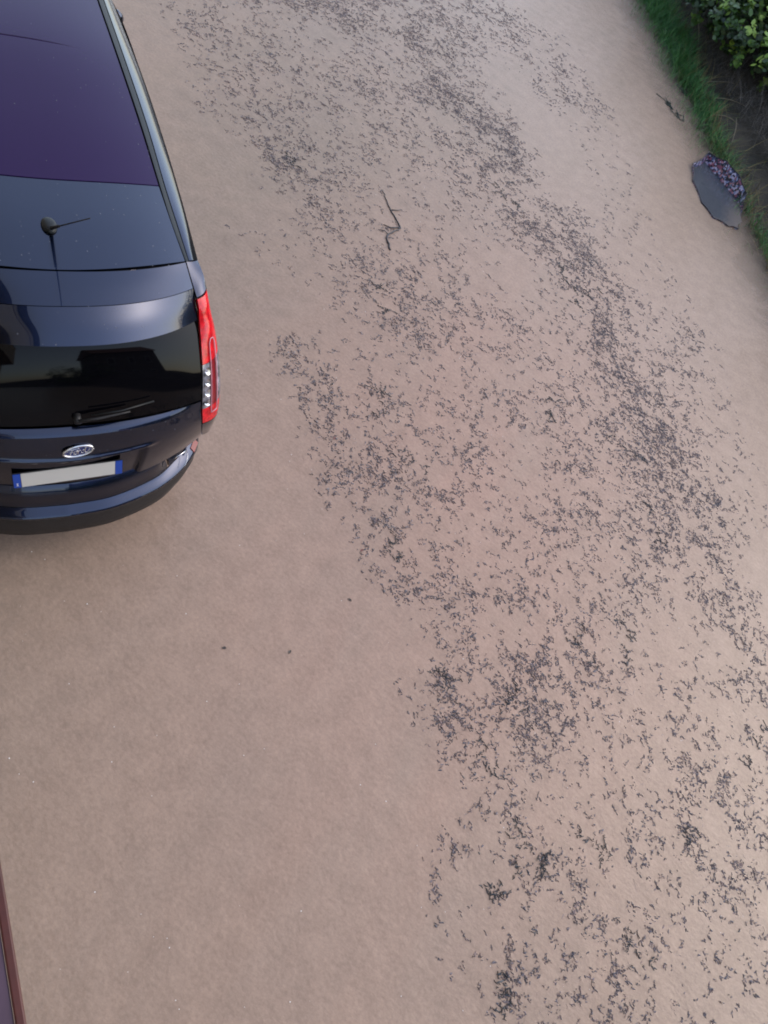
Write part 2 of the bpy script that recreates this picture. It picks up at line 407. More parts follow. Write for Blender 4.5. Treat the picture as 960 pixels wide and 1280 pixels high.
# --- roof
R_GATE = ((.52, 1.668), (.600, .665, 1.605)); R_A = ((.80, 1.685), (.588, .90, 1.630)); R_P = ((1.075, 1.692), (.585, 1.15, 1.645))
panel('roof_panel', strip([R_GATE, R_A, R_P], 14, pw=2, pz=2.6), paint, gap=(g, g, g, g))
R_F = [((1.075, 1.692), (.585, 1.15, 1.645)), ((1.6, 1.702), (.597, 1.62, 1.655)), ((2.2, 1.70), (.607, 2.2, 1.655)), ((3.0, 1.655), (.63, 2.93, 1.62))]
panel('glass_roof', strip(R_F, 30, pw=2, pz=2.6), pano_m, gap=(g, g, g, g))
bl = np.array([(x, 2.15 + .03*abs(x), 1.7035-.055*abs(x/.6)**2.6) for x in np.linspace(-.46, .46, 24)])
v, f = tube(bl, .0018, 4); mesh_obj('sunblind_edge', v, f, simple('dark_purple', (.012, .003, .03), .3), car)
panel('windscreen', strip([((3.0, 1.655), (.63, 2.93, 1.62)), ((3.35, 1.42), (.67, 3.2, 1.40)), ((3.72, 1.10), (.70, 3.45, 1.08))], 14), glass_m, gap=(.01, .01, g, g))
panel('bonnet', strip([((3.72, 1.10), (.70, 3.45, 1.08)), ((4.0, .99), (.71, 3.8, .95)), ((4.25, .84), (.70, 4.02, .80))], 12), paint, gap=(.01, g, g, g))
panel('front_bumper', strip([((4.25, .84), (.70, 4.02, .80)), ((4.37, .65), (.75, 4.1, .6)), ((4.38, .3), (.77, 4.12, .3))], 12), paint, gap=(g, 0, g, g))
# --- tailgate
S_SEAM = ((.345, 1.633), (.620, .555, 1.540)); S_LIP = ((.215, 1.530), (.632, .452, 1.432))
panel('tailgate_top', strip([R_GATE, ((.44, 1.655), (.610, .62, 1.575)), S_SEAM], 9), paint, gap=(g, .0015, g, g))
panel('spoiler', strip([S_SEAM, ((.275, 1.588), (.627, .505, 1.490)), S_LIP], 10), paint, gap=(.0015, 0, g, g), flange=.03)
panel('rear_window', strip([((.375, 1.478), (.628, .50, 1.45)), ((.318, 1.42), (.637, .44, 1.385)), ((.247, 1.30), (.65, .36, 1.28)), ((.188, 1.16), (.662, .285, 1.16)), ((.152, 1.052), (.668, .243, 1.062))], 18), glass_m, gap=(0, .002, g, g))
T3 = ((.145, 1.047), (.669, .240, 1.056)); T2 = ((.105, 1.022), (.674, .232, 1.014))
panel('tailgate_ledge', strip([T3, ((.120, 1.038), (.672, .2365, 1.036)), T2], 7), paint, gap=(.002, 0, g, g))
# lower tailgate with the plate recess pressed into it
TL = strip([T2, ((.080, .93), (.688, .215, .93)), ((.066, .85), (.703, .218, .86)), ((.060, .76), (.725, .235, .78)), ((.060, .635), (.745, .268, .705))], 64, 161)
def sst(a, b, x): t_ = np.clip((x-a)/(b-a), 0, 1); return t_*t_*(3-2*t_)
dz = .18*np.abs(TL[:, :, 0])**1.0*.25
mk = sst(.375, .345, np.abs(TL[:, :, 0]) - .10*(TL[:, :, 2]-.74)) * sst(.868, .850, TL[:, :, 2]-dz)
TL[:, :, 1] += .032*mk
TL[:, :, 1] -= .012*np.exp(-((TL[:, :, 2]-dz-.875)/.012)**2)*sst(.46, .36, np.abs(TL[:, :, 0]))
panel('tailgate_panel', TL, paint, gap=(0, .004, g, g))
# --- side bands: D-pillar, tail lamps, quarter corner
E_in = [(.600, .665, 1.605), (.620, .555, 1.540), (.632, .490, 1.500), (.640, .450, 1.420), (.650, .375, 1.310), (.660, .305, 1.195), (.668, .250, 1.070), (.676, .228, .990), (.700, .220, .870), (.745, .268, .705)]
F_out = [(.672, .700, 1.585), (.688, .625, 1.555), (.700, .555, 1.500), (.722, .525, 1.420), (.762, .510, 1.310), (.792, .465, 1.195), (.812, .400, 1.070), (.822, .375, .990), (.825, .350, .870), (.815, .385, .695)]
E_in, F_out = np.array(E_in), np.array(F_out)
def band(i0, i1, nv, nu, bulge, side, a=0., b=1.):
    ks = np.linspace(0, len(E_in)-1, 90); A = catmull(E_in, 181); B = catmull(F_out, 181)
    zA = A[:, 2]
    def at(zs, C_): return np.stack([np.interp(-zs, -C_[:, 2], C_[:, i]) for i in range(3)], -1)
    zA_ = np.linspace(E_in[i0, 2] if isinstance(i0, int) else i0, E_in[i1, 2] if isinstance(i1, int) else i1, nv)
    fr = np.interp(-zA_, -E_in[:, 2], np.arange(len(E_in))); zB_ = np.interp(fr, np.arange(len(F_out)), F_out[:, 2])
    PA, PB = at(zA_, A), at(zB_, B); t_ = np.linspace(a, b, nu)
    G = PA[:, None]*(1-t_)[None, :, None] + PB[:, None]*t_[None, :, None]
    nrm = np.array([.75, -.66, .12]) if bulge else np.zeros(3)
    k = np.clip((1.62-zA_)/.25, .25, 1)
    G = G + (4*t_*(1-t_))[None, :, None]*nrm*bulge*k[:, None, None]
    if side < 0: G = G*np.array([-1, 1, 1])
    return G
LT, LB = 1.515, .885
for sd_ in (1, -1):
    panel('rear_pillar', band(0, LT+.003, 10, 8, .030, sd_), paint, gap=(0, .002, g, 0))
    panel('rear_corner', band(LB-.003, 9, 10, 12, .035, sd_), paint, gap=(.002, .003, g, 0))
    lamp = empty('tail_lamp', parent=car)
    def lp(name, z0, z1, a, b, m, lift=0, nv=14, nu=8, fl=.02, gp=.0008):
        return panel(name, band(z0, z1, nv, nu, .035, sd_, a, b), m, parent=lamp, gap=(gp,)*4, shell=False, lift=lift, flange=fl)
    lp('red_lens', LT, 1.235, .03, .98, red_m); lp('red_lens', .995, LB, .03, .98, red_m)
    lp('reverse_lamp', 1.235, .995, .03, .24, simple('clear_lens', (.34, .34, .38), .12, metal=.6, noise=.95, nscale=26) if sd_ > 0 else bpy.data.materials['clear_lens'], nv=10)
    lp('brake_lens', 1.235, .995, .25, .47, deep_red, nv=10)
    lp('indicator_lens', 1.235, .995, .48, .90, bpy.data.materials['clear_lens'], nv=10)
    SHELL.append(band(LT, LB, 12, 8, .015, sd_, .02, .98))
    # light guide: a pale pink U
    Gd = band(1.34, .955, 20, 21, .038, sd_); nn_ = normals(Gd); 
    nn_ *= 1 if np.sum(nn_*(Gd-CC)) > 0 else -1
    Gd = Gd + nn_*.004
    loop = [Gd[j, 5] for j in range(19, 0, -1)] + [Gd[0, 6], Gd[0, 7], Gd[0, 8]] + [Gd[j, 9] for j in range(1, 20)]
    loop = loop + [Gd[19, 7], Gd[19, 5]]
    v, f = tube(loop, .0030, 5); mesh_obj('light_guide', v, f, simple('pink_guide', (.62, .30, .36), .25) if sd_ > 0 else bpy.data.materials['pink_guide'], lamp)
    for zc in np.linspace(1.20, 1.03, 4):                       # bright reflector cups in the clear section
        Gc = band(zc+.018, zc-.018, 3, 3, .038, sd_, .06, .20); v = Gc.reshape(-1, 3) + np.array([sd_*.004, -.004, .001]); v[4] += np.array([-sd_*.012, .012, 0])
        mesh_obj('reflector', v, grid_faces(3, 3), chrome, lamp, smooth=False)
    # --- roof edge: ditch moulding, cant rail
    D0 = [(.600, .665, 1.607), (.586, .90, 1.632), (.590, 1.15, 1.642), (.603, 1.62, 1.652), (.613, 2.2, 1.652), (.636, 2.93, 1.617)]
    D1 = [(.618, .672, 1.603), (.618, .90, 1.620), (.620, 1.15, 1.632), (.640, 1.62, 1.642), (.652, 2.2, 1.642), (.676, 2.93, 1.607)]
    D2 = [(.650, .690, 1.590), (.672, .90, 1.598), (.690, 1.15, 1.602), (.716, 1.62, 1.602), (.732, 2.2, 1.600), (.742, 2.93, 1.57)]
    D3 = [(.672, .700, 1.585), (.694, .90, 1.572), (.714, 1.15, 1.568), (.742, 1.62, 1.562), (.760, 2.2, 1.560), (.768, 2.93, 1.53)]
    def ruled(A, B, nv, nu, bulge=0):
        A = catmull(A, nv); B = catmull(B, nv); t_ = np.linspace(0, 1, nu)[None, :, None]
        G = A[:, None]*(1-t_)+B[:, None]*t_; G = G + 4*t_*(1-t_)*np.array([.5, 0, .8])*bulge
        return G*np.array([sd_, 1, 1])
    panel('roof_moulding', ruled(D0, D1, 30, 4, .001), trim_m, gap=(0, 0, .004, .003), lift=-.002)
    panel('roof_rail_panel', ruled(D1, D2, 30, 6, .004), paint, gap=(.002, 0, .002, 0))
    panel('gutter_strip', ruled(D2, D3, 30, 4, .002), gap_m, gap=(0, 0, .001, 0))
    FW0 = [(.676, 2.93, 1.607), (.70, 3.2, 1.41), (.74, 3.45, 1.09)]; FW1 = [(.768, 2.93, 1.53), (.80, 3.3, 1.27), (.835, 3.6, 1.03)]
    panel('front_pillar', ruled(FW0, FW1, 10, 5, .006), paint)
    WG0 = [(.70, 3.45, 1.08), (.71, 3.8, .95), (.70, 4.02, .80), (.75, 4.1, .6), (.77, 4.12, .3)]; WG1 = [(.835, 3.6, 1.03), (.85, 3.85, .90), (.82, 4.02, .75), (.81, 4.05, .55), (.80, 4.05, .3)]
    panel('front_corner', ruled(WG0, WG1, 12, 6, .01), paint)
    # --- body side
    top = catmull(np.array(D3+[(.80, 3.3, 1.27), (.835, 3.6, 1.03), (.85, 3.85, .90), (.82, 4.02, .75)]), 61)
    rear = np.array([F_out[i] for i in range(10)] + [(.815, .42, .5), (.80, .46, .30)]); rear = catmull(rear, 28)
    rows = [rear*np.array([sd_, 1, 1])]
    for P_ in top[1:]:
        zf = (rear[:, 2]-rear[-1, 2])/(rear[0, 2]-rear[-1, 2]); z_ = .30 + (P_[2]-.30)*zf
        xs_ = np.interp(z_, [.3, .45, .8, 1.0, max(P_[2], 1.01)], [.825, .86, .865, .845, min(P_[0], .845)])
        ft = np.clip((P_[1]-3.6)/.45, 0, 1); xs_ = xs_*(1-ft)+np.minimum(xs_, .81)*ft
        rows.append(np.stack([xs_*sd_, np.full(len(z_), P_[1]), z_], -1))
    G = np.array(rows); nv, nu = G.shape[:2]; V = G.reshape(-1, 3); F = []
    for q in grid_faces(nv, nu):
        c = np.mean([V[i] for i in q], 0)
        if min(math.hypot(c[1]-.86, c[2]-.27), math.hypot(c[1]-3.38, c[2]-.27)) > .345: F.append(q if sd_ < 0 else q[::-1])
    mesh_obj('body_side', V, F, paint, car)
    for (a, b, nm) in ((.85, 1.55, 'quarter_window'), (1.62, 2.45, 'side_window'), (2.52, 3.2, 'side_window')):
        ys_ = np.linspace(a, b, 8); Gw = []
        for y_ in ys_:
            zt = np.interp(y_, top[:, 1], top[:, 2])-.04; xt = np.interp(y_, top[:, 1], top[:, 0])+.004
            z_ = np.linspace(1.04, zt, 6); Gw.append(np.stack([sd_*(np.interp(z_, [1.0, zt], [.848, xt])+.003), np.full(6, y_), z_], -1))
        panel(nm, np.array(Gw), glass_m, shell=False, flange=.004)
    v, f = join([tube([(sd_*.83, 3.77, .98), (sd_*.93, 3.75, 1.0)], .02, 6)])
    mir = mesh_obj('door_mirror', v, f, paint, car)
    bm = [(sd_*(.97+.09*math.cos(a)*math.cos(b)), 3.75+.05*math.sin(b), 1.02+.07*math.sin(a)*math.cos(b)) for b in np.linspace(-1.4, 1.4, 7) for a in np.linspace(0, 2*math.pi, 13)[:-1]]
    fm = [(j*12+i, j*12+(i+1) % 12, (j+1)*12+(i+1) % 12, (j+1)*12+i) for j in range(6) for i in range(12)] + [tuple(range(12)), tuple(range(72, 84))]
    mesh_obj('mirror_housing', bm, fm, paint, mir)
    for yw in (.86, 3.38):
        wh = empty('wheel', (sd_*.77, yw, .27), parent=car)
        prof = [(-.1, .20), (-.1, .29), (-.07, .315), (.07, .315), (.1, .29), (.1, .20)]
        V = [(x, r_*math.cos(a), r_*math.sin(a)) for x, r_ in prof for a in np.linspace(0, 2*math.pi, 29)[:-1]]
        F = [(j*28+i, j*28+(i+1) % 28, (j+1)*28+(i+1) % 28, (j+1)*28+i) for j in range(5) for i in range(28)]
        mesh_obj('tyre', V, F, rub, wh)
        parts = []
        for q in range(5):
            a = q*2*math.pi/5; P_ = [(sd_*.07, .02*math.cos(a), .02*math.sin(a)), (sd_*.085, .12*math.cos(a), .12*math.sin(a)), (sd_*.07, .205*math.cos(a), .205*math.sin(a))]
            parts.append(tube(P_, [.03, .022, .028], 6))
        ring = [(sd_*.08, .205*math.cos(a), .205*math.sin(a)) for a in np.linspace(0, 2*math.pi, 29)]; parts.append(tube(ring, .012, 6))
        v, f = join(parts); mesh_obj('rim', v, f, rimm, wh)
# --- rear bumper
PLAN = np.array([(0, 0), (.2, .012), (.34, .045), (.48, .095), (.57, .142), (.66, .205), (.73, .272), (.785, .345), (.815, .43), (.83, .54)])
half = catmull(PLAN, 60); plan = np.vstack([half[::-1]*[-1, 1], half[1:]])
tn = np.gradient(plan, axis=0); tn /= np.linalg.norm(tn, axis=1)[:, None]; inw = np.stack([-tn[:, 1], tn[:, 0]], -1)
cornerness = sst(.53, .66, np.abs(plan[:, 0])); farc = sst(.70, .83, np.abs(plan[:, 0]))
def brow(z, dc, dk=None):
    d = dc if dk is None else dc*(1-cornerness)+dk*cornerness
    d = d*np.ones(len(plan)); zz = z + .045*np.abs(plan[:, 0]/.7)**3*(1 if z > .5 else .3)
    return np.stack([plan[:, 0]+inw[:, 0]*d, plan[:, 1]+inw[:, 1]*d, zz*np.ones(len(plan))], -1)
low = 1-.75*sst(.50, .74, np.abs(plan[:, 0]))            # the cladding narrows towards the corners
def crow(z, d, dk):
    R_ = brow(z, d, dk); R_[:, 2] -= .05*(1-low)/.75*(.46-z)/.16*(z < .46) if z > .34 else 0
    return R_
panel('lower_bumper_trim', np.array([crow(.265, .020, .030), crow(.28, .004, .012), crow(.33, .002, .004), crow(.38, .0, .0), crow(.435, .004, .002)]), black_pl, gap=(0, .001, 0, 0))
panel('bumper', np.array([crow(z, a, b) for z, a, b in [(.437, .004, .002), (.447, -.004, -.004), (.456, -.002, .004), (.466, .011, .016), (.479, .030, .036), (.489, .044, .052), (.491, .0455, .055)]]), paint, gap=(.0005, .0, 0, 0), flange=.008)
lv = [(.492, .047, .057), (.506, .052, .076), (.528, .056, .102), (.560, .060, .118), (.590, .068, .124), (.622, .095, .14)]
SR = np.array([brow(z, a, b) for z, a, b in lv])
ce = np.abs(plan[:, 0]) < .615
panel('bumper_step', SR[:, ce], paint, gap=(.0015, 0, .004, .004))
for sd_ in (1, -1):
    panel('bumper_corner', SR[:, (sd_*plan[:, 0]) >= .608], paint, gap=(0, 0, .0005, 0))
    v, f = tube([(sd_*.612, .243, .533), (sd_*.652, .262, .538), (sd_*.692, .283, .543)], .0048, 6); mesh_obj('bumper_trim', v, f, chrome, car)
    v, f = tube(catmull(np.array([(sd_*.696, .275, .535), (sd_*.692, .247, .525), (sd_*.680, .220, .512), (sd_*.664, .200, .497)]), 12), .0016, 5); mesh_obj('corner_glint', v, f, chrome, car)  # chrome arc standing in for the reflection on the rounded bumper corner
    rg = np.array([[(sd_*(.736+.036*u-.018*k), .270+.056*u+.024*k, .535+.012*k+.01*u) for u in np.linspace(0, 1, 8)] for k in (0, .5, 1)])
    panel('bumper_reflector', rg, deep_red, shell=False, lift=.002, flange=.012)
# --- dark shell under the gaps, floor, arch liners
V = []; F = []
for G in SHELL:
    b = len(V); V += list(G.reshape(-1, 3)); F += [tuple(i+b for i in q) for q in grid_faces(*G.shape[:2])]
v, f = join([(V, F), box(-.80, .80, .45, 4.05, .22, .26), box(-.5, .5, .2, .5, .26, .30)])
mesh_obj('body_shell', v, f, gap_m, car, smooth=False)
# --- number plate: recess, blue bands at both ends
pl = empty('number_plate', (.005, .084, .732), parent=car); pl.rotation_euler = (math.radians(-5), math.radians(-4), 0)
v, f = box(-.262, .262, 0, .005, -.057, .057); bevel(mesh_obj('plate_frame', v, f, black_pl, pl, smooth=False), .002)
v, f = box(-.222, .222, -.0035, -.0005, -.052, .052); mesh_obj('plate_face', v, f, simple('plate_white', (.62, .62, .58), .35), pl, smooth=False)
blue = simple('plate_blue', (.01, .07, .42), .35)
for a in (-.258, .224):
    v, f = box(a, a+.034, -.0035, -.0005, -.052, .052); mesh_obj('plate_band', v, f, blue, pl, smooth=False)
wht = simple('plate_letter', (.8, .8, .8), .4)
def bar(x0, x1, z0, z1): return box(x0, x1, -.0045, -.0034, z0, z1)
v, f = join([bar(-.243, -.239, -.038, -.018), bar(-.246, -.236, -.020, -.018), bar(-.246, -.236, -.038, -.036)]); mesh_obj('country_letter', v, f, wht, pl, smooth=False)
# --- oval badge with script lettering
bd = empty('badge', (.033, .078, .938), parent=car); bd.rotation_euler = (math.radians(-17), math.radians(-6), math.radians(5))
def oval(a, b, y0, y1, n=48):
    V = [(a*math.cos(t_), y, b*math.sin(t_)) for y in (y0, y1) for t_ in np.linspace(0, 2*math.pi, n+1)[:-1]]
    return V, [tuple(range(n)), tuple(range(2*n-1, n-1, -1))] + [(i, (i+1) % n, n+(i+1) % n, n+i) for i in range(n)]
v, f = oval(.066, .027, -.004, .006); mesh_obj('badge_plate', v, f, simple('badge_blue', (.010, .022, .11), .2, coat=1), bd, smooth=False)
ring = [(.070*math.cos(t_), -.004, .030*math.sin(t_)) for t_ in np.linspace(0, 2*math.pi, 61)]
v, f = tube(ring, .0052, 8); mesh_obj('badge_ring', v, f, chrome, bd)
ring = [(.0615*math.cos(t_), -.0045, .0235*math.sin(t_)) for t_ in np.linspace(0, 2*math.pi, 61)]
v, f = tube(ring, .0007, 4); mesh_obj('badge_line', v, f, chrome, bd)
S_ = [[(-.046, .004), (-.043, .011), (-.030, .013), (-.012, .0125), (.004, .0135), (.006, .010)], [(-.024, .0125), (-.030, .002), (-.034, -.008), (-.040, -.013), (-.046, -.010)], [(-.037, .001), (-.026, .0015), (-.020, .003)],
      [(-.012, .003), (-.018, -.001), (-.020, -.008), (-.014, -.012), (-.007, -.009), (-.005, -.002), (-.010, .003), (-.003, .003)], [(-.003, .003), (.001, .000), (-.001, -.006), (-.003, -.012)], [(.001, -.001), (.006, .003), (.010, .002)],
      [(.026, .002), (.020, .003), (.013, -.002), (.012, -.009), (.018, -.012), (.024, -.006), (.028, .004), (.034, .013)], [(.034, .013), (.030, .002), (.027, -.008), (.031, -.012), (.040, -.007), (.047, .000)]]
v, f = join([tube([(x*1.12, -.0052, z*1.25) for x, z in catmull(np.array(s_), 14)], .0017, 5) for s_ in S_]); mesh_obj('badge_script', v, f, chrome, bd)
# --- crease highlight strip, wiper, aerial
wp_ = empty('rear_wiper', (.035, .155, 1.10), parent=car)
v, f = tube([(0, .02, 0), (0, -.025, -.012)], .018, 12); mesh_obj('pivot', v, f, black_pl, wp_)
v, f = tube([(0, -.022, 0), (.10, -.02, .012), (.20, -.008, .022), (.24, -.004, .026)], [.010, .008, .006, .005], 6); mesh_obj('arm', v, f, black_pl, wp_)
v, f = tube([(.06, -.014, .030), (.20, -.004, .038), (.36, .030, .052)], .0045, 5); mesh_obj('blade', v, f, trim_m, wp_)
ae = empty('aerial', (.0, .775, 1.688), parent=car)
V = []; n_ = 20
for j, q in enumerate(np.linspace(0, 1, 7)):
    r_ = math.cos(q*math.pi/2)**.7 if q < 1 else .02
    for t_ in np.linspace(0, 2*math.pi, n_+1)[:-1]: V.append((.034*r_*math.cos(t_), .050*r_*math.sin(t_)-.006*q, .024*math.sin(q*math.pi/2)-.004))
F = [(j*n_+i, j*n_+(i+1) % n_, (j+1)*n_+(i+1) % n_, (j+1)*n_+i) for j in range(6) for i in range(n_)]
mesh_obj('aerial_base', V, F, trim_m, ae)
tip = np.array((.044, .30, 2.14))-np.array([0, .775, 1.688]); st0 = np.array([.004, -.034, .014]); dv = tip-st0
v, f = tube([st0, st0+dv*.10, st0+dv*.22], [.009, .0075, .006], 8); mesh_obj('aerial_foot', v, f, black_pl, ae)
v, f = tube([st0+dv*.2, st0+dv], [.0032, .0022], 6); mesh_obj('rod', v, f, black_pl, ae)
# rain drops standing on the roof and tailgate
def roof_pt(x, y):
    zc = np.interp(y, [.215, .345, .52, .8, 1.075, 1.6, 2.2, 3.0], [1.53, 1.633, 1.668, 1.685, 1.692, 1.702, 1.70, 1.655]); return zc
dr = []
Gs = [strip([R_GATE, R_A, R_P], 14, pw=2, pz=2.6), strip(R_F, 30, pw=2, pz=2.6), strip([R_GATE, S_SEAM], 6), strip([S_SEAM, ((.275, 1.588), (.627, .505, 1.490)), S_LIP], 10), TL[:20]]
V = []; F = []
for G, k in zip(Gs, (50, 90, 16, 20, 16)):
    N = normals(G); N *= 1 if np.sum(N*(G-CC)) > 0 else -1
    for _ in range(k):
        j = rng.uniform(0, G.shape[0]-1.01); i = rng.uniform(0, G.shape[1]-1.01); j0, i0 = int(j), int(i); a, b_ = j-j0, i-i0
        P_ = (G[j0, i0]*(1-b_)+G[j0, i0+1]*b_)*(1-a)+(G[j0+1, i0]*(1-b_)+G[j0+1, i0+1]*b_)*a; nn_ = N[j0, i0]
        r_ = rng.uniform(.0010, .0026); t1 = np.cross(nn_, [0, 1, .01]); t1 /= np.linalg.norm(t1); t2 = np.cross(nn_, t1); b0 = len(V)
        for q in range(6): V.append(P_+r_*(t1*math.cos(q*1.047)+t2*1.3*math.sin(q*1.047)))
        for q in range(6): V.append(P_+r_*.6*(t1*math.cos(q*1.047)+t2*1.3*math.sin(q*1.047))+nn_*r_*.35)
        V.append(P_+nn_*r_*.5)
        for q in range(6): F += [(b0+q, b0+(q+1) % 6, b0+6+(q+1) % 6, b0+6+q), (b0+6+q, b0+6+(q+1) % 6, b0+12)]
dm = simple('water_drop', (.10, .11, .14), .06, spec=.6)
dd = mesh_obj('rain_drops', V, F, dm, car); dd['kind'] = 'stuff'

# ------------------------------------------------------------------ the house and balcony the street is seen from
hs = empty('house', (-1.3297943, 1.7834846, 0), .91521769); tag(hs, 'plastered house wall with balcony beside the parked car', 'house')
wall_m = simple('plaster', (.30, .27, .23), .9, noise=.15, nscale=3, bump=.3, bscale=120)
mauve = simple('mauve_coping', (.060, .034, .060), .6, noise=.25, nscale=12)
redbr = simple('red_brown_edge', (.060, .010, .007), .5, noise=.3, nscale=30)
def hb(name, b, m, parent=hs, bw=0):
    v, f = box(*b); o = mesh_obj(name, v, f, m, parent, smooth=False)
    if bw: bevel(o, bw)
    return o
hb('wall', (-1.95, -1.70, -9, 14, -.2, 8.8), wall_m)
hb('eave', (-2.05, -1.05, -9.3, 14.3, 8.81, 8.95), simple('eave_board', (.12, .09, .07), .8), bw=.01)
shut = simple('shutter_green', (.03, .07, .05), .6)
for (y0, y1, z0, z1) in [(-6, -5, 3.6, 5), (3.2, 4.2, 3.6, 5), (6.5, 7.5, 3.6, 5), (10, 11, 3.6, 5), (-6, -5, .9, 2.3), (3.2, 4.2, .9, 2.3), (6.5, 7.5, .9, 2.3), (10, 11, .9, 2.3)]:
    w_ = hb('window', (-1.715, -1.685, y0, y1, z0, z1), simple('window_frame_paint', (.6, .58, .54), .6) if 'window_frame_paint' not in bpy.data.materials else bpy.data.materials['window_frame_paint'])
    hb('pane', (-1.69, -1.678, y0+.07, (y0+y1)/2-.03, z0+.07, z1-.07), glass_m, w_); hb('pane', (-1.69, -1.678, (y0+y1)/2+.03, y1-.07, z0+.07, z1-.07), glass_m, w_)
    hb('sill', (-1.70, -1.58, y0-.1, y1+.1, z0-.06, z0-.005), wall_m, w_, .008)
d_ = hb('balcony_door', (-1.715, -1.685, -2.6, -1.6, 2.32, 4.4), bpy.data.materials['window_frame_paint']); hb('pane', (-1.69, -1.678, -2.5, -1.7, 2.45, 4.3), glass_m, d_)
EX = -.603 + .011
hb('balcony_slab', (-1.699, EX-.01, -4.0, .2, 2.15, 2.30), wall_m)
hb('parapet', (EX-.12, EX-.012, -4.0, .2, 2.30, 3.165), wall_m)
hb('parapet', (-1.699, EX-.122, -4.0, -3.89, 2.301, 3.16), wall_m); hb('parapet', (-1.699, EX-.122, .09, .2, 2.301, 3.16), wall_m)
hb('coping', (EX-.16, EX-.0105, -4.05, .25, 3.166, 3.2), mauve, bw=.002)
hb('coping_edge', (EX-.010, EX, -4.05, .25, 3.160, 3.203), redbr, bw=.002)

h2 = empty('house', (-1.3297943, 1.7834846, 0), .91521769); tag(h2, 'added house behind the viewpoint, there to darken the reflection in the car window', 'house')  # unseen house, added to shape the reflection in the rear window
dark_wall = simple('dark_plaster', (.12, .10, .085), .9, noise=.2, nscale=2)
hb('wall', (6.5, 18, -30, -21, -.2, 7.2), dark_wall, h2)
rv = [(6.1, -20.5, 7.2), (18.4, -20.5, 7.2), (18.4, -30.5, 7.2), (6.1, -30.5, 7.2), (6.1, -25.5, 10.2), (18.4, -25.5, 10.2)]
mesh_obj('roof', rv, [(0, 1, 5, 4), (2, 3, 4, 5), (3, 0, 4), (1, 2, 5), (0, 3, 2, 1)], simple('roof_tile', (.16, .06, .04), .8, noise=.3), h2, smooth=False)
for x0 in (8, 11.5, 15):
    for z0 in (1, 4.2):
        f_ = hb('window', (x0, x0+1.1, -21.01, -20.97, z0, z0+1.5), bpy.data.materials['window_frame_paint'], h2); hb('pane', (x0+.08, x0+1.02, -20.968, -20.955, z0+.08, z0+1.42), glass_m, f_)
bush((1.15, 16.2), [((-.55, 16.05, .75), (.42, .42, .35), .5), ((-.05, 15.35, .85), (.45, .45, .4), .75), ((.42, 15.1, .85), (.40, .45, .42), .95), ((.98, 14.80, .85), (.42, .42, .38), 1.0),
      ((.35, 16.0, 1.1), (.8, .7, .6), .6), ((1.25, 15.0, 1.2), (.7, .7, .6), .8), ((1.9, 14.6, 1.5), (.8, .8, .8), .8), ((.2, 17.2, 1.5), (1.1, 1.0, .9), .5), ((1.4, 16.0, 2.0), (1.2, 1.1, 1.0), .6), ((-.9, 17.2, 1.1), (.7, .8, .7), .4)], 8,
     'dark leafy bush with yellow green sprays overhanging the bank', 1300, .055)
bush((-2.6, 21.5), [((-2.2, 20.2, 1.3), (1.3, 1.2, 1.1), .5), ((-.9, 19.6, 1.9), (1.3, 1.2, 1.2), .6), ((-3.4, 22, 1.5), (1.5, 1.4, 1.2), .5)], 3,
     'dense dark green bush farther up the bank', 600, .06)
bush((4.6, 12.6), [((4.6, 12.4, 1.8), (1.5, 1.4, 1.2), .7), ((5.2, 11, 1.7), (1.3, 1.3, 1.1), .6), ((3.4, 13.8, 2.0), (1.2, 1.2, 1.1), .7)], 3,
     'broad green bush on the near end of the bank', 500, .06)
bush((13.6, -5.6), [((12.6, -5.2, 1.6), (1.3, 1.3, 1.3), .5), ((14.6, -6.8, 2.0), (1.6, 1.6, 1.6), .5), ((15.6, -4.5, 2.4), (1.8, 1.8, 1.8), .5)], 3,
     'added bush on the bank behind the viewpoint, there to darken the reflection in the car window', 260, .10)  # unseen bush, put in only for its dark reflection in the rear glass
# weeds caught in the water along the fringe
weed_m = ramp_by_attr('wet_weed', [(.02, .03, .022), (.035, .05, .035)], .4)
WEEDS = [(-.084, 14.025, 'thin dark weed sprig floating just off the grass fringe below the bush'), (-.56, 15.09, 'small weed sprig in clear water at the grass edge'),
         (-.124, 13.191, 'longest dark weed stem trailing in water above the umbrella'), (.1, 13.024, 'twin weed stem lying beside the longest trailing one'),
         (-.85, 15.6, 'tiny hooked weed at the far top of the grass fringe')]
for i, (x, y, lab) in enumerate(WEEDS):
    ps = []
    for k in range(5):
        a = 2.1 + rng.normal()*.45; L_ = rng.uniform(.12, .38); P_ = [(rng.normal()*.03 + math.cos(a)*L_*q + .02*math.sin(5*q+k), rng.normal()*.01 + math.sin(a)*L_*q, .004+.006*k*q) for q in np.linspace(0, 1, 6)]
        ps.append(tube(P_, .006, 5))
    v, f = join(ps); o = mesh_obj('weed_sprig', v, f, weed_m, rnd=rng.random(len(f)), loc=(x, y, 0)); tag(o, lab, 'weed', 'weed sprigs off the grass fringe')

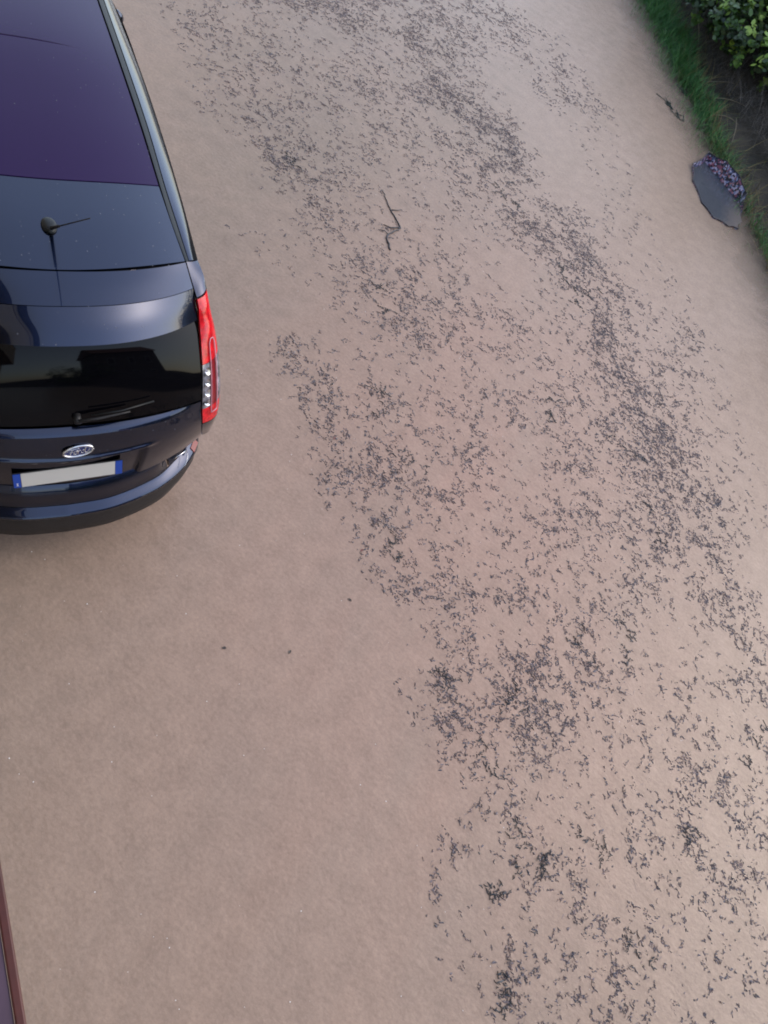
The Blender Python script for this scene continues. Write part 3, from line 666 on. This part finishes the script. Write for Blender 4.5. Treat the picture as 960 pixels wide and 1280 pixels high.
# ------------------------------------------------------------------ the umbrella
def fabric():
    m, t, b = mat('floral_fabric'); N = t.nodes; Lk = t.links
    tc = N.new('ShaderNodeTexCoord')
    v = N.new('ShaderNodeTexVoronoi'); v.inputs['Scale'].default_value = 42; Lk.new(tc.outputs['Object'], v.inputs['Vector'])
    sp = N.new('ShaderNodeSeparateColor'); Lk.new(v.outputs['Color'], sp.inputs[0])
    r = N.new('ShaderNodeValToRGB'); r.color_ramp.interpolation = 'CONSTANT'; e = r.color_ramp.elements
    for i, (p_, c) in enumerate([(0, (.012, .012, .03)), (.34, (.24, .07, .12)), (.48, (.05, .06, .14)), (.66, (.48, .44, .60)), (.82, (.22, .27, .46)), (.93, (.42, .18, .20))]):
        if i > 1: e.new(p_)
        e[i].position = p_; e[i].color = (*c, 1)
    Lk.new(sp.outputs[0], r.inputs[0]); Lk.new(r.outputs[0], b.inputs['Base Color']); b.inputs['Roughness'].default_value = .45
    return m
fab = fabric()
um = empty('umbrella', (1.13, 11.5, 0)); tag(um, 'open umbrella with purple floral canopy lying upturned and half sunk by the verge', 'umbrella')
rim = np.array([(.60, 11.83, .05), (.70, 12.33, .11), (.98, 12.19, .20), (1.22, 12.02, .21), (1.455, 11.83, .14), (1.53, 11.62, .03), (1.60, 11.3, -.035),
                (1.58, 11.02, .012), (1.45, 10.92, .010), (1.21, 10.84, .014), (.98, 11.02, .010), (.72, 11.44, .016)]) - np.array([1.13, 11.5, 0])
hub = np.array([.02, .0, -.10]); RT_ = [0, 1, 3, 4, 6, 7, 9, 11]
K = 8; rc = []
for i in range(12):
    a, b = rim[i], rim[(i+1) % 12]
    for q in range(K):
        u = q/K; p_ = a*(1-u)+b*u; p_ = p_ - np.array([p_[0], p_[1], 0])*.045*math.sin(u*math.pi); rc.append(p_)
rc = np.array(rc); nr = len(rc)
rings = np.r_[np.linspace(1, .7, 13), np.linspace(.65, .02, 8)]
V = []
for r_ in rings:
    ang = np.ones(nr); q = r_
    P_ = np.empty((nr, 3)); P_[:, :2] = hub[:2] + (rc[:, :2]-hub[:2])*q
    P_[:, 2] = hub[2] + (rc[:, 2]-hub[2]) * q**9
    V.append(P_)
V = np.concatenate(V); F = []
for j in range(len(rings)-1):
    for i in range(nr): F.append((j*nr+i, (j+1)*nr+i, (j+1)*nr+(i+1) % nr, j*nr+(i+1) % nr))
can = mesh_obj('canopy', V, F, fab, um)
sm = can.modifiers.new('thickness', 'SOLIDIFY'); sm.thickness = .003
rim_m = simple('umbrella_rim', (.025, .02, .025), .4)
v, f = tube(np.vstack([rc, rc[:1]]) + [0, 0, .002], .006, 5); mesh_obj('hem', v, f, rim_m, um)
steel = simple('umbrella_steel', (.25, .25, .27), .35, metal=1)
for i in RT_:
    a = rim[i]; P_ = [hub + [0, 0, .01] + (np.array([a[0]-hub[0], a[1]-hub[1], 0])*q) + [0, 0, (a[2]-hub[2])*q**9+.004] for q in np.linspace(.03, 1, 9)]
    v, f = tube(P_, .0035, 5); mesh_obj('rib', v, f, steel, um)
# water trapped in the bowl, thin over the dark cloth
m, t, b = mat('bowl_water'); b.inputs['Base Color'].default_value = (.155, .165, .185, 1); b.inputs['Roughness'].default_value = .12; b.inputs['IOR'].default_value = 1.33
N = t.nodes; Lk = t.links; tc = N.new('ShaderNodeTexCoord'); sp = N.new('ShaderNodeSeparateXYZ'); Lk.new(tc.outputs['Object'], sp.inputs[0])
nz = N.new('ShaderNodeTexNoise'); nz.inputs['Scale'].default_value = 4; Lk.new(tc.outputs['Object'], nz.inputs['Vector'])
ad = N.new('ShaderNodeMath'); ad.operation = 'MULTIPLY_ADD'; Lk.new(nz.outputs['Fac'], ad.inputs[0]); ad.inputs[1].default_value = .25; Lk.new(sp.outputs[0], ad.inputs[2])
mr = N.new('ShaderNodeMapRange'); Lk.new(ad.outputs[0], mr.inputs[0]); mr.inputs[1].default_value = .25; mr.inputs[2].default_value = .60; mr.inputs[3].default_value = 0; mr.inputs[4].default_value = 1
mc = N.new('ShaderNodeMix'); mc.data_type = 'RGBA'; Lk.new(mr.outputs[0], mc.inputs[0]); mc.inputs[6].default_value = (.085, .098, .12, 1); mc.inputs[7].default_value = (.25, .215, .195, 1)
Lk.new(mc.outputs[2], b.inputs['Base Color'])
tr = N.new('ShaderNodeBsdfTransparent'); mx = N.new('ShaderNodeMixShader'); mx.inputs[0].default_value = .8
Lk.new(tr.outputs[0], mx.inputs[1]); Lk.new(b.outputs[0], mx.inputs[2]); Lk.new(mx.outputs[0], N['Material Output'].inputs[0])
inner = []
for i in range(nr):
    a = rc[i]; q = .985 if a[2] < .02 else None
    if q is None:
        k_ = -hub[2]/(a[2]-hub[2]); q = min(1, k_**(1/9)+.004) if k_ > 0 else 1
    inner.append((hub[0]+(a[0]-hub[0])*q, hub[1]+(a[1]-hub[1])*q, .0045))
inner = np.array(inner); V = [inner.mean(0)] + list(inner); F = [(0, 1+i, 1+(i+1) % nr) for i in range(nr)]
mesh_obj('trapped_water', V, F, m, um, smooth=False)

# ------------------------------------------------------------------ leaf litter
# belts where the current gathers the litter: (strength, [(x, y, half width), ...])
BELTS = [
 (0.5, [(-4.77, 7.61, 0.28), (-3.45, 6.49, 0.26), (-2.6, 6.37, 0.26)]),
 (0.8, [(-3.47, 6.45, 0.2), (-3.06, 6.35, 0.2), (-2.48, 6.25, 0.2), (-2.3, 6.12, 0.2)]),
 (0.8, [(-2.48, 6.25, 0.24), (-1.69, 5.8, 0.23), (-1.14, 5.39, 0.22), (-0.92, 5.23, 0.21)]),
 (0.9, [(-1.26, 4.25, 0.15), (-0.64, 3.8, 0.14), (-0.28, 3.56, 0.14), (0.23, 3.23, 0.13), (0.55, 2.95, 0.13)]),
 (0.7, [(-0.36, 3.58, 0.21), (-0.02, 4.02, 0.22), (0.11, 4.36, 0.23)]),
 (1.0, [(-0.7, 4.54, 0.17), (-0.48, 4.3, 0.17)]),
 (0.7, [(-4.6, 8.11, 0.37), (-3.02, 11.7, 0.47)]),
 (0.55, [(-3.45, 7.68, 0.41), (-2.23, 9.03, 0.45)]),
 (1.0, [(-2.96, 9.98, 0.34), (-1.62, 8.97, 0.31), (-0.96, 8.24, 0.3), (-0.32, 8.3, 0.3)]),
 (1.8, [(-1.35, 8.62, 0.24), (-0.64, 8.03, 0.23), (0.09, 7.81, 0.23), (0.5, 7.39, 0.22)]),
 (1.6, [(-0.05, 7.61, 0.18), (0.47, 7.93, 0.19)]),
 (1.2, [(0.5, 7.39, 0.3), (1.21, 6.6, 0.28), (1.8, 5.86, 0.26), (2.16, 5.51, 0.25)]),
 (1.4, [(1.34, 5.9, 0.19), (1.6, 5.92, 0.19)]),
 (1.8, [(1.85, 5.21, 0.12), (2.07, 4.89, 0.11)]),
 (1.1, [(1.99, 5.81, 0.26), (2.54, 5.0, 0.24), (2.95, 4.6, 0.23), (3.33, 3.63, 0.21)]),
 (1.9, [(2.9, 3.75, 0.16), (3.35, 3.5, 0.15)]),
 (1.1, [(0.59, 5.49, 0.17), (0.84, 5.31, 0.17)]),
 (1.0, [(1.11, 5.28, 0.15), (1.39, 5.45, 0.15)]),
 (1.0, [(0.25, 3.25, 0.15), (0.51, 3.15, 0.15), (0.72, 3.08, 0.14)]),
 (1.5, [(1.82, 4.37, 0.11), (2.07, 3.72, 0.1)]),
 (1.4, [(1.69, 3.57, 0.1), (1.77, 3.48, 0.1)]),
 (1.5, [(1.16, 3.38, 0.12), (1.47, 2.82, 0.11), (1.59, 2.77, 0.11)]),
 (0.9, [(0.87, 2.53, 0.13), (1.15, 2.67, 0.14), (1.36, 2.94, 0.14)]),
 (1.1, [(1.16, 2.45, 0.16), (1.34, 2.4, 0.16), (1.65, 2.56, 0.16)]),
 (1.2, [(1.34, 2.4, 0.1), (1.6, 2.17, 0.1), (1.81, 2.04, 0.1), (2.07, 1.97, 0.1)]),
 (2.5, [(1.74, 2.05, 0.06), (1.94, 1.92, 0.06)]),
 (1.8, [(2.23, 2.26, 0.09), (2.39, 2.31, 0.09)]),
 (0.7, [(1.55, 1.66, 0.11), (1.72, 1.83, 0.11)]),
 (2.0, [(1.77, 1.64, 0.04), (1.81, 1.64, 0.04)]),
 (1.8, [(1.93, 1.48, 0.05), (2.08, 1.27, 0.05)]),
 (1.4, [(2.69, 1.94, 0.08), (2.78, 1.85, 0.08)]),
 (1.3, [(2.74, 2.72, 0.11), (2.99, 2.76, 0.11)]),
 (1.0, [(2.09, 2.07, 0.07), (2.25, 1.96, 0.07)]),
 (1.2, [(2.59, 1.65, 0.08), (2.69, 1.49, 0.07)]),
 (0.9, [(2.53, 3.77, 0.21), (2.9, 3.75, 0.21)]),
 (0.45, [(3.03, 3.16, 0.4), (3.56, 2.12, 0.35)]),
 (0.4, [(0.46, 4.29, 0.53), (1.46, 3.71, 0.49)]),
 (0.45, [(-2.13, 7.21, 0.74), (-0.12, 4.82, 0.59)]),
 (0.45, [(-0.01, 6.07, 0.54), (1.38, 4.76, 0.47)]),
 (0.4, [(1.55, 3.46, 0.55), (2.8, 3.0, 0.52)]),
 (0.35, [(1.93, 1.62, 0.4), (3.04, 2.05, 0.43)]),
 (0.35, [(2.56, 2.48, 0.36), (2.83, 1.57, 0.32)]),
 (0.16, [(-1.94, 12.51, 0.49), (1.45, 7.88, 0.36)]),
 (0.25, [(1.45, 7.88, 0.36), (2.64, 6.2, 0.32)]),
 (0.45, [(0.57, 3.44, 0.31), (1.26, 2.86, 0.29)]),
 (0.4, [(1.17, 4.46, 0.38), (1.65, 4.41, 0.38)]),
 (0.12, [(-2.8, 5.0, 0.2), (-1.93, 4.95, 0.2)]),
 (0.35, [(-3.63, 8.3, 0.64), (-2.42, 6.69, 0.57)]),
 (0.5, [(-2.9, 12.05, 0.41), (-1.49, 11.33, 0.39)])]
def dens(x, y):
    tot = np.zeros(len(x))
    for wgt, pts in BELTS:
        P_ = np.array(pts); best = np.full(len(x), 1e9)
        for i in range(len(P_)-1):
            a, b = P_[i], P_[i+1]; e = b[:2]-a[:2]; k = np.clip(((x-a[0])*e[0]+(y-a[1])*e[1])/(e@e+1e-9), 0, 1)
            sg = a[2]*(1-k)+b[2]*k; best = np.minimum(best, ((x-a[0]-k*e[0])**2+(y-a[1]-k*e[1])**2)/sg**2)
        tot += wgt*np.exp(-best/2)
    return tot
def bits(P, A, L, W, Hh_):
    """crooked little sticks and leaf scraps: 3-point ridge prisms; P centres, A headings"""
    n = len(P); V = np.zeros((n, 9, 3)); bend = rng.normal(size=n)*.55
    for i, q in enumerate((-.5, 0, .5)):
        a = A + bend*q*2; cx = P[:, 0]+np.cos(a)*L*q; cy = P[:, 1]+np.sin(a)*L*q
        w_ = W*(1 if i == 1 else .45)/2; nx, ny = -np.sin(A), np.cos(A)
        off = (bend*.12*L if i == 1 else 0)
        V[:, 3*i] = np.stack([cx+nx*(off-w_), cy+ny*(off-w_), P[:, 2]-.001], -1); V[:, 3*i+1] = np.stack([cx+nx*(off+w_), cy+ny*(off+w_), P[:, 2]-.001], -1)
        V[:, 3*i+2] = np.stack([cx+nx*off, cy+ny*off, P[:, 2]+Hh_], -1)
    q = np.array([[0, 2, 5, 3], [2, 1, 4, 5], [3, 5, 8, 6], [5, 4, 7, 8]])
    F = ((np.arange(n)*9)[:, None, None]+q[None]).reshape(-1, 4)
    return V.reshape(-1, 3), F
litter_m = ramp_by_attr('wet_litter', [(.055, .055, .070), (.10, .092, .11), (.17, .14, .15), (.27, .19, .175), (.085, .088, .09)], .35, spec=.6)
def strings(C0, heading, nb, step, spread):
    """strings of scraps wandering from each start"""
    n = len(C0); X = C0[:, 0].copy(); lim = (2+rng.random(n)**1.8*(nb-1)).astype(int); Y = C0[:, 1].copy(); a = heading + rng.normal(size=n)*spread
    P, A = [], []
    for k in range(nb):
        alive = k < lim
        P.append(np.stack([X + rng.normal(size=n)*.006, Y + rng.normal(size=n)*.006], -1)[alive]); A.append((a + rng.normal(size=n)*.6)[alive])
        a = a + rng.normal(size=n)*.7; X = X + np.cos(a)*step; Y = Y + np.sin(a)*step
    return np.concatenate(P), np.concatenate(A)
def flow(x, y): return 2.15 + .25*np.sin(x*.6+y*.3) - .15*(y < 3)      # drift direction of the current
def in_car(x, y):
    dx, dy = x+1.3298, y-1.7835; c, s_ = math.cos(.91522), math.sin(.91522); lx, ly = dx*c+dy*s_, -dx*s_+dy*c
    return (abs(lx) < .9) & (ly > .15) & (ly < 4.5)
def ridge(x, y, sc, seed):
    n_ = vnoise(x*sc+.7*vnoise(x*sc, y*sc, seed+9), y*sc, seed); return 1-2*np.abs(n_-.5)
def sample(n, pw, nmul, seed):
    x = rng.uniform(-6, 5.5, n); y = rng.uniform(.2, 21.5, n); d = np.minimum(dens(x, y), 1.25)*(.8+.45*np.clip((y-4)/6, 0, 1))
    # worm-like filaments in patches, drawn out along the flow
    xr, yr = x*.84+y*.54, (-x*.54+y*.84)*.72
    no = np.clip(ridge(xr, yr, 3.3, seed)-.35, 0, 1)**1.5*.9 + np.clip(ridge(xr, yr, 7.5, seed+3)-.35, 0, 1)**1.5*.8
    no *= .35+1.3*vnoise(x*1.3, y*1.3, seed+5)
    s_, t_ = st(x, y)
    k = (rng.random(n) < nmul*(.15*(1-pw)+pw*no)*(d*(d > .12)+.10*(d > .3))) & (s_ < -.35) & ~in_car(x, y)
    return np.stack([x[k], y[k]], -1)
def litter(name, C0, nb, step, L0, L1, z0, z1, label):
    P, A = strings(C0, flow(C0[:, 0], C0[:, 1]), nb, step, .9); n = len(P)
    P3 = np.c_[P, rng.uniform(z0, z1, n)]
    V, F = bits(P3, A, rng.uniform(L0, L1, n), rng.uniform(.003, .012, n), .002)
    o = mesh_obj(name, V, F, litter_m, smooth=False, rnd=np.repeat(rng.random(n), 4)); tag(o, label, 'leaf litter', kind='stuff'); return n
nf = litter('floating_litter', sample(420000, 1.0, .68, 21), 10, .0095, .006, .026, .001, .004, 'dark wet leaf scraps and twig bits drifting over the street')
nn = litter('sunken_litter', sample(260000, .9, .60, 21), 6, .014, .014, .05, -.006, -.001, 'blurred dark scraps drifting just under the muddy surface')
ns = litter('scattered_specks', sample(110000, .2, .22, 40), 3, .02, .006, .024, .001, .003, 'tiny dark specks scattered between the litter drifts')
print('litter bits', nf, nn, ns)
# thicker rafts of litter that can be told apart
RAFTS = [((-2.521, 6.244), .22, .10, 'dark litter raft nearest the middle of the car roof'), ((-1.119, 5.348), .22, .07, 'crooked litter raft right of the tail lamp, below the bent twig'),
 ((-.491, 4.291), .2, .09, 'curved litter raft level with the lower half of the rear window'), ((.24, 3.235), .17, .05, 'narrow slanting raft at the left edge of the drift, below the car'),
 ((-.925, 8.171), .34, .13, 'blue grey litter raft up the street between the twig and the bush'), ((.129, 7.466), .36, .10, 'wide flat litter raft in the dense belt left of the umbrella'),
 ((.418, 7.325), .36, .14, 'knotted dark raft at the lower end of the dense belt'), ((2.06, 1.27), .13, .04, 'small upright litter raft close to the bottom of the view'),
 ((1.824, 1.996), .21, .035, 'long thin bold streak of litter running down the lower middle'), ((1.975, 1.935), .10, .05, 'stubby raft at the foot of the long thin streak'),
 ((2.285, 2.272), .15, .09, 'forked twiggy raft to the right of the long thin streak'), ((1.783, 1.636), .07, .045, 'compact dark tuft of litter below the long thin streak'),
 ((2.04, 3.817), .22, .06, 'greenish litter raft with glinting bits in the right half'), ((1.721, 3.52), .15, .07, 'squat raft just left of the greenish glinting one'),
 ((1.432, 5.739), .22, .10, 'zigzag litter raft in the upper right centre'), ((1.483, 2.793), .26, .06, 'drawn out hook of litter above the long thin streak'),
 ((-.044, 3.994), .18, .08, 'loose ragged raft right of the curved one'), ((1.924, 5.116), .26, .05, 'slanting spindle of litter on the right side'),
 ((2.918, 2.743), .14, .06, 'star shaped tuft near the lower right edge'), ((2.728, 1.916), .12, .06, 'oval tuft in the lower right corner'),
 ((3.228, 3.769), .26, .10, 'heavy litter raft against the right edge of the view'), ((.673, 5.508), .17, .09, 'ring shaped raft in the centre of the drift'),
 ((1.002, 2.581), .17, .07, 'raft lying across the left edge of the drift, lower middle'), ((1.44, 2.32), .18, .07, 'broken raft just above the start of the long thin streak')]
raft_m = ramp_by_attr('wet_litter_raft', [(.032, .038, .046), (.055, .062, .07), (.085, .09, .10), (.14, .14, .14)], .22, spec=.7)
for (x, y), L_, W_, lab in RAFTS:
    a0 = float(flow(np.array([x]), np.array([y]))[0]) + rng.normal()*.25
    P_, A_ = [], []
    for q in range(int(6 + 110*L_*(W_+.05))):              # ragged strands branching off one crooked spine
        u = rng.uniform(-.8, .8); hx = u*L_; hy = 1.1*W_*math.sin(u*3.1+x*5) + rng.normal()*W_*.33*(1-.5*abs(u)); a = a0 + rng.normal()*.9
        X = math.cos(a0)*hx - math.sin(a0)*hy; Y = math.sin(a0)*hx + math.cos(a0)*hy
        for k in range(rng.integers(3, 11)):
            P_.append((X+rng.normal()*.004, Y+rng.normal()*.004, rng.uniform(.001, .007))); A_.append(a+rng.normal()*.6)
            a += rng.normal()*.45; X += math.cos(a)*.014; Y += math.sin(a)*.014
    P_ = np.array(P_); n = len(P_)
    r_ = empty('litter_raft', (x, y, 0)); tag(r_, lab, 'leaf litter', 'rafts of leaf litter')
    V, F = bits(P_, np.array(A_), rng.uniform(.014, .040, n), rng.uniform(.004, .010, n), .003)
    o = mesh_obj('scraps', V, F, raft_m, r_, smooth=False, rnd=np.repeat(rng.random(n), 4)); o['kind'] = 'stuff'
# bent twig
tw_m = simple('wet_twig', (.035, .032, .038), .4, noise=.4, nscale=60)
TW = np.array([(-1.894, 6.756), (-1.773, 6.628), (-1.616, 6.503), (-1.485, 6.404), (-1.501, 6.263), (-1.501, 6.147), (-1.445, 6.081), (-1.39, 6.015)])
Pt = np.c_[catmull(TW - TW[3], 40), np.full(40, .006)]
v1 = tube(Pt + np.random.default_rng(3).normal(size=(40, 3))*[.004, .004, .0008], np.linspace(.003, .010, 40)*np.random.default_rng(4).uniform(.75, 1.2, 40), 7); v2 = tube([(0, 0, .006), (-.06, -.10, .008), (-.13, -.12, .004)], [.008, .006, .003], 5)
v, f = join([v1, v2, tube([Pt[12], Pt[12]+[.05, .06, .004], Pt[12]+[.07, .12, .002]], [.005, .004, .002], 5), tube([Pt[30], Pt[30]+[-.05, .01, .003], Pt[30]+[-.09, -.02, .001]], [.004, .003, .002], 5)]); tag(mesh_obj('twig', v, f, tw_m, loc=(TW[3][0], TW[3][1], 0)), 'long bent dark twig floating kinked like a tick mark', 'twig')
# loose leaves on the plain water
red_leaf = simple('red_leaf', (.16, .05, .045), .5, noise=.3); brown_leaf = simple('brown_leaf', (.05, .04, .035), .5, noise=.3)
LV = [(-.615, 3.738, red_leaf, 'small reddish leaf on the left edge of the drift, right of the bumper'), (.032, 3.064, red_leaf, 'faint red leaf farther down the left edge of the drift'),
      (.041, 2.137, brown_leaf, 'lone dark curled leaf on plain water below the car'), (-.283, 1.909, brown_leaf, 'tiny brown leaf left of the lone curled one'), (.158, 2.687, brown_leaf, 'brown leaf scrap beside the faint specks, mid left')]
for i, (x, y, m_, lab) in enumerate(LV):
    a = rng.uniform(0, 6); pr = [(-1, 0), (-.4, .45), (.3, .5), (1, .05), (.4, -.4), (-.35, -.5)]; L_ = .015
    V = [(L_*(u*math.cos(a)-v_*math.sin(a)), L_*(u*math.sin(a)+v_*math.cos(a)), .004+.004*abs(v_)) for u, v_ in pr] + [(0, 0, .003)]
    V2 = V + [(x_, y_, z_-.002) for x_, y_, z_ in V]
    F = [(6, k, (k+1) % 6) for k in range(6)] + [(13, 7+(k+1) % 6, 7+k) for k in range(6)] + [(k, 7+k, 7+(k+1) % 6, (k+1) % 6) for k in range(6)]
    tag(mesh_obj('fallen_leaf', V2, F, m_, smooth=False, loc=(x, y, 0)), lab, 'leaf', 'loose leaves on the water')
# tiny bubbles from the rain
n = 420; x = rng.uniform(-2, 4, n); y = rng.uniform(.2, 9, n); k = ~in_car(x, y); x, y = x[k], y[k]; n = len(x)
r_ = rng.uniform(.0012, .0035, n); ico = []
dirs = np.array([(math.cos(a), math.sin(a), 0) for a in np.arange(6)*math.pi/3] + [(0, 0, 1)])
V = (np.stack([x, y, np.zeros(n)+.0005], -1)[:, None, :] + dirs[None]*r_[:, None, None]).reshape(-1, 3)
F = ((np.arange(n)*7)[:, None, None] + np.array([[6, k, (k+1) % 6] for k in range(6)])[None]).reshape(-1, 3)
tag(mesh_obj('rain_bubbles', V, F, simple('bubble', (.75, .74, .73), .15), smooth=True), 'tiny pale bubbles on the rain beaten water', 'bubbles', kind='stuff')
